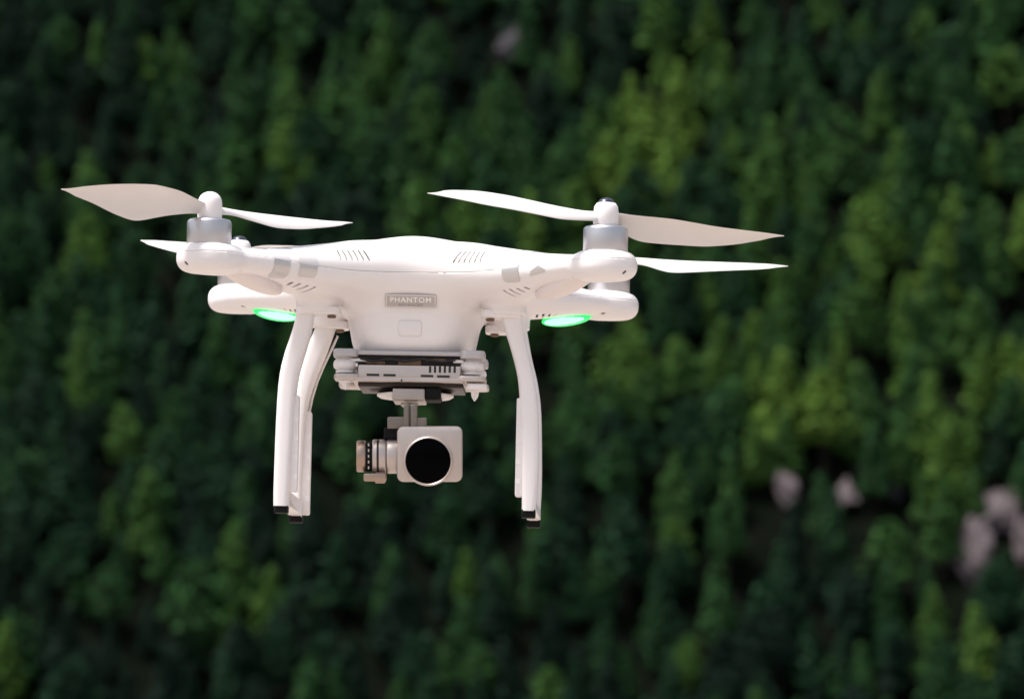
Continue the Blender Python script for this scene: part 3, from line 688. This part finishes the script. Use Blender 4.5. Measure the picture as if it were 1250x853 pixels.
for (sx, sy, tips, dark) in [(-1, -1, [(75, 231, 1, 1), (430, 272, 0, 0)], False), (1, -1, [(522, 236, 1, 0), (957, 288, 0, 1)], True),
                             (1, 1, [(962, 325, 1, 0), (530, 331, 0, 1)], True), (-1, 1, [(172, 293.5, 0, 0), (415, 303, 1, 1)], True)]:
    x, y = sx*123.75, sy*123.75
    mo = MB().add(*lathe([(11.5, 8), (13.6, 8.6), (14.0, 9.3), (14.0, 22.2), (13.7, 23.4), (12.8, 24.3), (11.4, 24.7), (4, 24.9), (3.9, 26)], (x, y, 0), 'z', 64)).build('motor', MOTOR, drone, angle=50)
    if dark: hp = [(3.9, 25.2), (7.2, 25.3), (8.0, 26.4), (7.9, 33.5), (7.3, 37.4), (6.0, 39.3), (4.6, 39.8), (4.5, 39.9)]
    else: hp = [(3.9, 25.2), (7.3, 25.3), (7.7, 26.2), (7.7, 34.6), (7.3, 37.2), (6.2, 39.4), (4.4, 41.1), (2.2, 42.0), (0.2, 42.3)]
    hub = MB().add(*lathe(hp, (x, y, 0), 'z', 40)).build('propeller', WHITE, drone, angle=50)
    if dark: MB().add(*lathe([(5.4, 39.0), (5.2, 40.0), (4.4, 41.2), (3.0, 42.2), (1.4, 42.7), (0.1, 42.8)], (x, y, 0), 'z', 32)).build('hub_cap', CHROME, hub)
    hc = np.array([x, y, 31.0]); tl = []
    for tp in tips:
        if tp is None:
            tl.append((2*hc-tl[0][0]+np.array([0, 0, 2*(tl[0][0][2]-hc[2])]), 0)); continue
        tl.append((tip_pt(hc, tp[0], tp[1], 119.4, tp[2]), tp[3]))
    for q, (tp, under) in enumerate(tl):
        d = tp-hc; d /= np.linalg.norm(d); key = (sx, sy, q)
        rows = px_rows(*ROWS[key], 0.515 if sy < 0 else 0.545) if key in ROWS else GENERIC
        pk = ([0, .2, .4, .7, 1], [52, 52, 50, 40, 34]) if key == (-1, -1, 0) else ([0, .2, .4, .7, 1], [40, 40, 38, 30, 26])
        blade('blade', hc+d*3.0, tp, -1 if under else 1, rows, pk, hub)

# ------------------------------------------------------------------ landing gear
def loft(st, rc=0.42, n=28):
    """st: (x0, x1, z, yc, depth) horizontal rounded sections from top to bottom"""
    V = []; F = []
    for x0, x1, z, yc, dp in st:
        for j in range(n):
            a = 2*math.pi*(j+0.5)/n; ca, sa = math.cos(a), math.sin(a); e_ = 2/3.6
            V.append(((x0+x1)/2+(x1-x0)/2*math.copysign(abs(ca)**e_, ca), yc+dp/2*math.copysign(abs(sa)**e_, sa), z))
    for i in range(len(st)-1):
        for j in range(n): F.append([i*n+j, (i+1)*n+j, (i+1)*n+(j+1) % n, i*n+(j+1) % n])
    F.append(list(range(n))); F.append([(len(st)-1)*n+j for j in range(n)][::-1])
    return np.array(V), F
def smooth_stations(st, n=26):
    a = np.array(st, float); t_ = np.linspace(0, len(a)-1, n); k = np.arange(len(a)); out = []
    for u in t_:                                   # Catmull-Rom through the measured stations
        i = min(int(u), len(a)-2); f = u-i; p0, p1, p2, p3 = a[max(i-1, 0)], a[i], a[i+1], a[min(i+2, len(a)-1)]
        out.append(0.5*((2*p1)+(-p0+p2)*f+(2*p0-5*p1+4*p2-p3)*f*f+(-p0+3*p1-3*p2+p3)*f**3))
    return np.array(out)
def leg_st(rows, yc, dp):
    out = []
    for k, (x0, x1, Y) in enumerate(rows):
        a, b_ = pt(x0, Y, yc), pt(x1, Y, yc); out.append((a[0], b_[0], (a[2]+b_[2])/2, yc, dp[k] if hasattr(dp, '__len__') else dp))
    return smooth_stations(out)
FRONT_L = [(361.5, 384, 380), (360, 383, 392), (355, 379.5, 410), (347.5, 373, 432), (341.5, 365.5, 458), (338.5, 361, 490), (336.5, 358.5, 530), (335, 356, 570), (334, 354, 603), (334, 353, 618)]
REAR_L = [(386, 411, 398), (381, 407, 410), (372, 399, 432), (365.5, 388, 458), (362, 379, 485), (360, 374, 515), (358, 371, 560), (356, 369, 600), (354.5, 368, 630)]
FRONT_R = [(612, 637, 385), (613.5, 637.5, 395), (619, 640.5, 412), (626, 646, 436), (632, 652, 462), (634.5, 656.5, 492), (636, 658, 530), (637, 658, 570), (637, 656, 605), (637, 653.5, 624)]
REAR_R = [(617, 643.5, 404), (622, 645.5, 416), (631, 650, 440), (640, 656.5, 468), (644, 660.5, 500), (646, 661.5, 540), (646.5, 661.5, 590), (645.5, 660, 620), (644.5, 658.5, 636)]
for side, fl, rl in ((-1, FRONT_L, REAR_L), (1, FRONT_R, REAR_R)):
    fs, rs = leg_st(fl, -47.5, 15), leg_st(rl, 47.5, 15)
    # skid bar joining both feet
    V = []; zf, zr = fs[-1][2], rs[-1][2]; xf, xr = (fs[-1][0]+fs[-1][1])/2, (rs[-1][0]+rs[-1][1])/2
    b = MB(); sk = []
    for t_ in np.linspace(0, 1, 9):
        xx = xf+(xr-xf)*t_; zz = zf+(zr-zf)*t_; sk.append((xx, -47.5+95*t_, zz))
    Vv = []; Ff = []
    for (xx, yy, zz) in sk:
        for dx_, dz_ in ((-4.4, 1.0), (-3.6, 0.2), (3.6, 0.2), (4.4, 1.0), (4.4, 7.0), (3.4, 8.4), (-3.4, 8.4), (-4.4, 7.0)): Vv.append((xx+dx_, yy, zz+dz_))
    for i in range(8):
        for j in range(8): Ff.append([i*8+j, i*8+(j+1) % 8, (i+1)*8+(j+1) % 8, (i+1)*8+j])
    Ff.append(list(range(8))[::-1]); Ff.append([64+j for j in range(8)])
    gear = b.add(Vv, Ff).build('landing_gear', WHITE, drone, angle=40)
    for st, yc, fr_, pan in ((fs, -47.5, True, {-1: (355, 362.5, 482, 600), 1: (631, 638, 486, 606)}[side]), (rs, 47.5, False, {-1: (366, 377.5, 502, 628), 1: (646, 652, 500, 612)}[side])):
        leg = mesh_obj('leg', *loft(st), WHITE, gear, angle=40)
        # flange under the mount, with its screw
        cx, cz = side*60.0, st[0][2]
        x_in = cx-side*15.4; x_out = st[0][0] if side < 0 else st[0][1]
        fb = MB().add(*plate(min(x_in, x_out), max(x_in, x_out), yc-11, yc+11, cz-2.2, cz+2.6, 6.5, 'z', 0.6, 6)).build('mount_flange', WHITE, gear)
        MB().add(*lathe([(2.8, -0.3), (2.8, -1.5), (2.2, -1.9), (0.1, -1.9)], (cx-side*9.5, yc-1, cz-2.2), 'z', 20)).build('screw', COPPER, fb)
        # inner cover strip with its moulded ribs
        a, b_ = pt(pan[0], pan[2], yc-2), pt(pan[1], pan[3], yc-2)
        x0, x1 = sorted((a[0], b_[0])); z1, z0 = a[2], b_[2]
        lean = (st[-1][0]-np.interp(-z1, -st[:, 2], st[:, 0]))*0.25
        cv = MB().add(*plate(x0, x1, yc-4.5, yc+6, z0, z1, 1.2, 'y', 0.4, 3))
        cov = cv.build('inner_cover', WHITE2, gear)
        rb = MB(); edge = x1 if side < 0 else x0
        for q in range(4):
            zz = z1-(z1-z0)*(0.22+0.2*q); rb.add(*rbox(min(edge, edge-side*-3.2), max(edge, edge-side*-3.2), yc-4.75, yc-4.2, zz-3.4, zz-0.2, 0.1, 1))
        rb.build('rib', WHITE, cov)
        ft = MB().add(*rbox((st[-1][0]+st[-1][1])/2-4.4, (st[-1][0]+st[-1][1])/2+4.4, yc-6.5, yc+6.5, st[-1][2]-4.2, st[-1][2]+1, 0.8)); ft.build('rubber_foot', RUBBER, gear)
    if side < 0:
        P = [pt(X, Y, 52) for X, Y in ((410, 410), (402, 424), (391, 446), (383, 466), (377.5, 486), (375.5, 500), (374, 520))]
        MB().add(*tube(P, 1.0, 8)).build('cable', DARK, gear)
        P = [pt(X, Y, 52) for X, Y in ((412, 410), (405, 426), (395, 447), (387, 466), (381, 486), (378, 500), (376, 520))]
        MB().add(*tube(P, 0.9, 8)).build('cable', WHITE2, gear)
        tri = [pt(351, 597, -38), pt(369, 612, -38), pt(368, 631, -38), pt(352, 607, -38)]
        V = [p+np.array([0, dy, 0]) for dy in (0, 1.5) for p in tri]
        MB().add(V, [[0, 1, 2, 3], [7, 6, 5, 4], [0, 4, 5, 1], [1, 5, 6, 2], [2, 6, 7, 3], [3, 7, 4, 0]]).build('bracket', WHITE2, gear)

# ------------------------------------------------------------------ gimbal plates, dampers
def bx(X0, X1, Y0, Y1, ya, yb, r=0.6, rc=None, axis='y', add=None):
    """rounded box filling the photo rectangle X0..X1, Y0..Y1 at depth ya (front face) back to yb"""
    m_ = ((X0+X1)/2, (Y0+Y1)/2); ya -= 9; yb -= 9
    c = pt(*m_, ya); hx = (pt(X1, m_[1], ya)-pt(X0, m_[1], ya))[0]/2; hz = (pt(m_[0], Y0, ya)-pt(m_[0], Y1, ya))[2]/2
    if rc: return plate(c[0]-hx, c[0]+hx, ya, yb, c[2]-hz, c[2]+hz, rc, axis, r)
    return rbox(c[0]-hx, c[0]+hx, ya, yb, c[2]-hz, c[2]+hz, r)
g = MB().add(*bx(425, 572, 428.5, 433.5, -48, 22, 0.5)); top_plate = None
for X0, X1, Y0, Y1 in ((406, 437, 425, 434.5), (561, 592, 427.5, 437.5)):
    for dy in (-52, 14): g.add(*bx(X0, X1, Y0, Y1, -52, -28, 1.0, 5, 'z') if dy < 0 else tuple([bx(X0, X1, Y0, Y1, -52, -28, 1.0, 5, 'z')[0]+np.array([0, 56, 0]), bx(X0, X1, Y0, Y1, -52, -28, 1.0, 5, 'z')[1]]))
gim = g.build('gimbal_plate', PLATE, drone)
low = MB().add(*bx(437, 562, 446, 464, -50, 16, 0.8))
for X0, X1, Y0, Y1 in ((407, 440, 455.5, 462.5), (557, 593, 458.5, 465.5)):
    V, F = bx(X0, X1, Y0, Y1, -52, -28, 1.0, 5, 'z'); low.add(V, F); low.add(V+np.array([0, 56, 0]), F)
low.add(*bx(430, 566, 461, 466, -51, 18, 0.5))
hous = low.build('gimbal_housing', CAMAL, drone)
b = MB()
for X0, X1, Y0, Y1 in ((447.5, 463, 456, 458.8), (468, 483, 456.4, 459.2), (513.6, 529, 457.4, 460.2), (533.5, 549, 458, 460.8)): b.add(*bx(X0, X1, Y0, Y1, -50.25, -49, 0.1))
for k in range(6): b.add(*bx(523.6+6.0*k, 526.4+6.0*k, 447, 454.8, -50.3, -49, 0.1))
b.add(*bx(489.2, 491.2, 463, 465.4, -51.3, -50, 0.1))
b.build('slot', DARK, hous)
MB().add(*bx(434, 566, 434, 446.5, -44, 14, 0.5)).build('electronics', DARK, drone)
b = MB()
for X0, X1, Y0, Y1, ya in ((486, 514, 439, 446, -45.5), (447, 470, 441, 444, -46), (520, 545, 438, 441, -46)): b.add(*bx(X0, X1, Y0, Y1, ya, -40, 0.3))
b.build('connector', COPPER, drone)
MB().add(*tube([pt(X, Y, -55.5) for X, Y in ((440, 437), (455, 441), (475, 438), (495, 441), (515, 438), (540, 442), (556, 439))], 0.8, 8)).build('cable', DARK, drone)
b = MB().add(*bx(434, 436.5, 443, 447, -50, -44, .2)).add(*bx(425, 448, 437, 441, -46, -38, 0.6)).add(*bx(553, 566, 439, 443, -46, -38, .6)); b.build('clip', WHITE2, drone)
for X, Y0, Y1 in ((422, 434, 456), (575.5, 437, 458.5)):
    for dy in (0, 56):
        c = pt(X, (Y0+Y1)/2, -49); hh = (Y1-Y0)/2*0.515; c = c+np.array([0, dy, 0])
        pr = [(5.2, -hh), (6.2, -hh+.3), (6.3, -hh+1.5), (5.4, -hh+2.0), (6.4, -hh+2.5), (7.5, -hh+3.6), (8.0, 0), (7.5, hh-3.6), (6.2, hh-2.3), (5.2, hh-1.6), (5.6, hh-1.0), (5.4, hh-.1)]
        MB().add(*lathe(pr, c, 'z', 32)).build('damper', WHITE2, gim, angle=60)
# retaining pins under the dampers
for X, Y0, Y1, dy, rr in ((422, 463, 476, 0, 4.6), (579.5, 474.5, 490, 0, 4.4)):
    c = pt(X, Y0, -49); hh = (Y1-Y0)*0.515
    V, F = lathe([(2.2, .5), (rr*1.0, 0), (rr, -1.4), (2.4, -2.0), (2.2, -hh*.5), (1.8, -hh*.7), (0.3, -hh)], c, 'z', 24)
    a = np.arctan2(V[:, 1]-c[1], V[:, 0]-c[0]); rad = 1+0.16*np.cos(5*a); V[:, 0] = c[0]+(V[:, 0]-c[0])*rad; V[:, 1] = c[1]+(V[:, 1]-c[1])*rad
    MB().add(V, F).build('retaining_pin', WHITE2, hous, angle=30)
MB().add(*bx(568, 594, 468, 474.5, -50, -32, 0.8, 4, 'z')).build('pin_tab', WHITE2, hous)
V, F = lathe([(33, 3.0), (33.5, 0), (32, -1.5), (26.5, -5.6), (25, -6.2)], pt(503, 468, -29), 'z', 48); V[:, 1] = (V[:, 1]+29)*0.62-29
MB().add(V, F).add(*bx(437, 565, 465.8, 472.5, -43.5, 12, 0.8)).build('underside_cover', DARKBZ, drone)
V, F = lathe([(24.5, 0.5), (24.5, -0.6), (22.5, -1.8), (18, -2.4)], pt(507, 483, -31), 'z', 48); MB().add(V, F).build('yaw_ring', WHITE2, drone)
yaw = MB().add(*bx(479, 518.5, 474, 488.8, -49, -14, 1.0)).build('yaw_motor', YAWM, drone)
MB().add(*bx(518.6, 538, 473, 487.5, -48, -20, 1.5)).build('connector', RUBBER, yaw)
V, F = lathe([(5.0, 4), (5.6, 2.6), (5.6, -0.5), (4.6, -1.4)], pt(500, 494, -37), 'z', 32); MB().add(V, F).build('collar', CAMAL, yaw)

# ------------------------------------------------------------------ stabilised camera head: level, whatever the drone's tilt
HD = 3532.0                                   # distance of the camera head front in mm
def lv(V):                                    # level frame (mm, origin at the viewing camera's height) -> drone-local
    return (np.asarray(V)-T) @ M
def lx(X, d=HD): return (X-IMG_W/2)/F_PX*d
def lz(Y, d=HD): return -(Y-IMG_H/2)/F_PX*d
def lb(X0, X1, Y0, Y1, ya, yb, r=0.8, rc=None):
    a = (lx(X0), lx(X1), HD+ya, HD+yb, lz(Y1), lz(Y0))
    return plate(*a, rc, 'y', r) if rc else rbox(*a, r)
arm = MB().add(*lb(492.5, 499, 494, 523, 6, 22, .6)).add(*lb(501, 509, 494, 523, 6, 22, .6)).add(*lb(498, 502, 494, 523, 9, 20, .3)).add(*lb(472.5, 498.5, 509, 523.5, 7, 22, .8)).add(*lb(501, 520.5, 510, 522, 7, 22, .8))
arm = arm.build('gimbal_arm', STRUT, drone, lv)
MB().add(*lb(468, 486, 522.5, 536, 8, 24, 1)).build('cable_cover', RUBBER, arm, lv)
headc = MB().add(*lb(484.5, 564.3, 520.5, 588, 0, 26, 1.6, 4.2)).build('gimbal_camera', CAMAL, drone, lv, angle=40)
cl = (lx(522.8), HD, lz(562.3))
MB().add(*lathe([(14.0, 2), (15.9, 0.5), (15.6, -4.5), (15.2, -6.6), (14.7, -7.0), (14.3, -6.6), (14.2, -5.0), (12, -4.8)], cl, 'y', 64)).build('lens_ring', CAMAL, headc, lv, angle=30)
MB().add(*lathe([(14.15, -5.0), (14.1, -6.1), (11.5, -6.6), (7, -7.0), (0.1, -7.1)], cl, 'y', 64)).build('lens_glass', GLASS, headc, lv, angle=50)
rm = (0, HD+13, lz(557.2))
def cyl(X0, X1, r_, m, name, par, z=0): 
    V, F = lathe([(r_-1.0, lx(X0)), (r_-0.3, lx(X0)+.25), (r_, lx(X0)+.9), (r_, lx(X1)-.9), (r_-0.3, lx(X1)-.25), (r_-1.0, lx(X1))], (0, rm[1], rm[2]+z), 'x', 56); return MB().add(V, F).build(name, m, par, lv, angle=50)
mot = cyl(471.5, 485.5, 11.0, CAMAL, 'roll_motor', drone)
cyl(454, 471, 10.7, CAMAL, 'motor_ring', mot); cyl(445, 455, 9.6, RUBBER, 'coil', mot); cyl(434.6, 446.2, 10.0, BRONZE, 'end_cap', mot)
V, F = lathe([(10.78, lx(459.5)), (10.85, lx(460)), (10.85, lx(461.6)), (10.78, lx(462.2))], (0, rm[1], rm[2]), 'x', 56); MB().add(V, F).build('groove_ring', DARKBZ, mot, lv)
b = MB()
for k in range(5): b.add(*lb(449, 450.6, 541+7.0*k, 544.5+7.0*k, 2.6, 5, .1))
b.build('winding', CAMAL, mot, lv)
MB().add(*lb(443.5, 471.5, 577.5, 587.5, 4, 18, 1.2)).add(*lb(457, 470.5, 576, 590, 6, 16, 1.2)).build('motor_bracket', BRONZE, mot, lv)
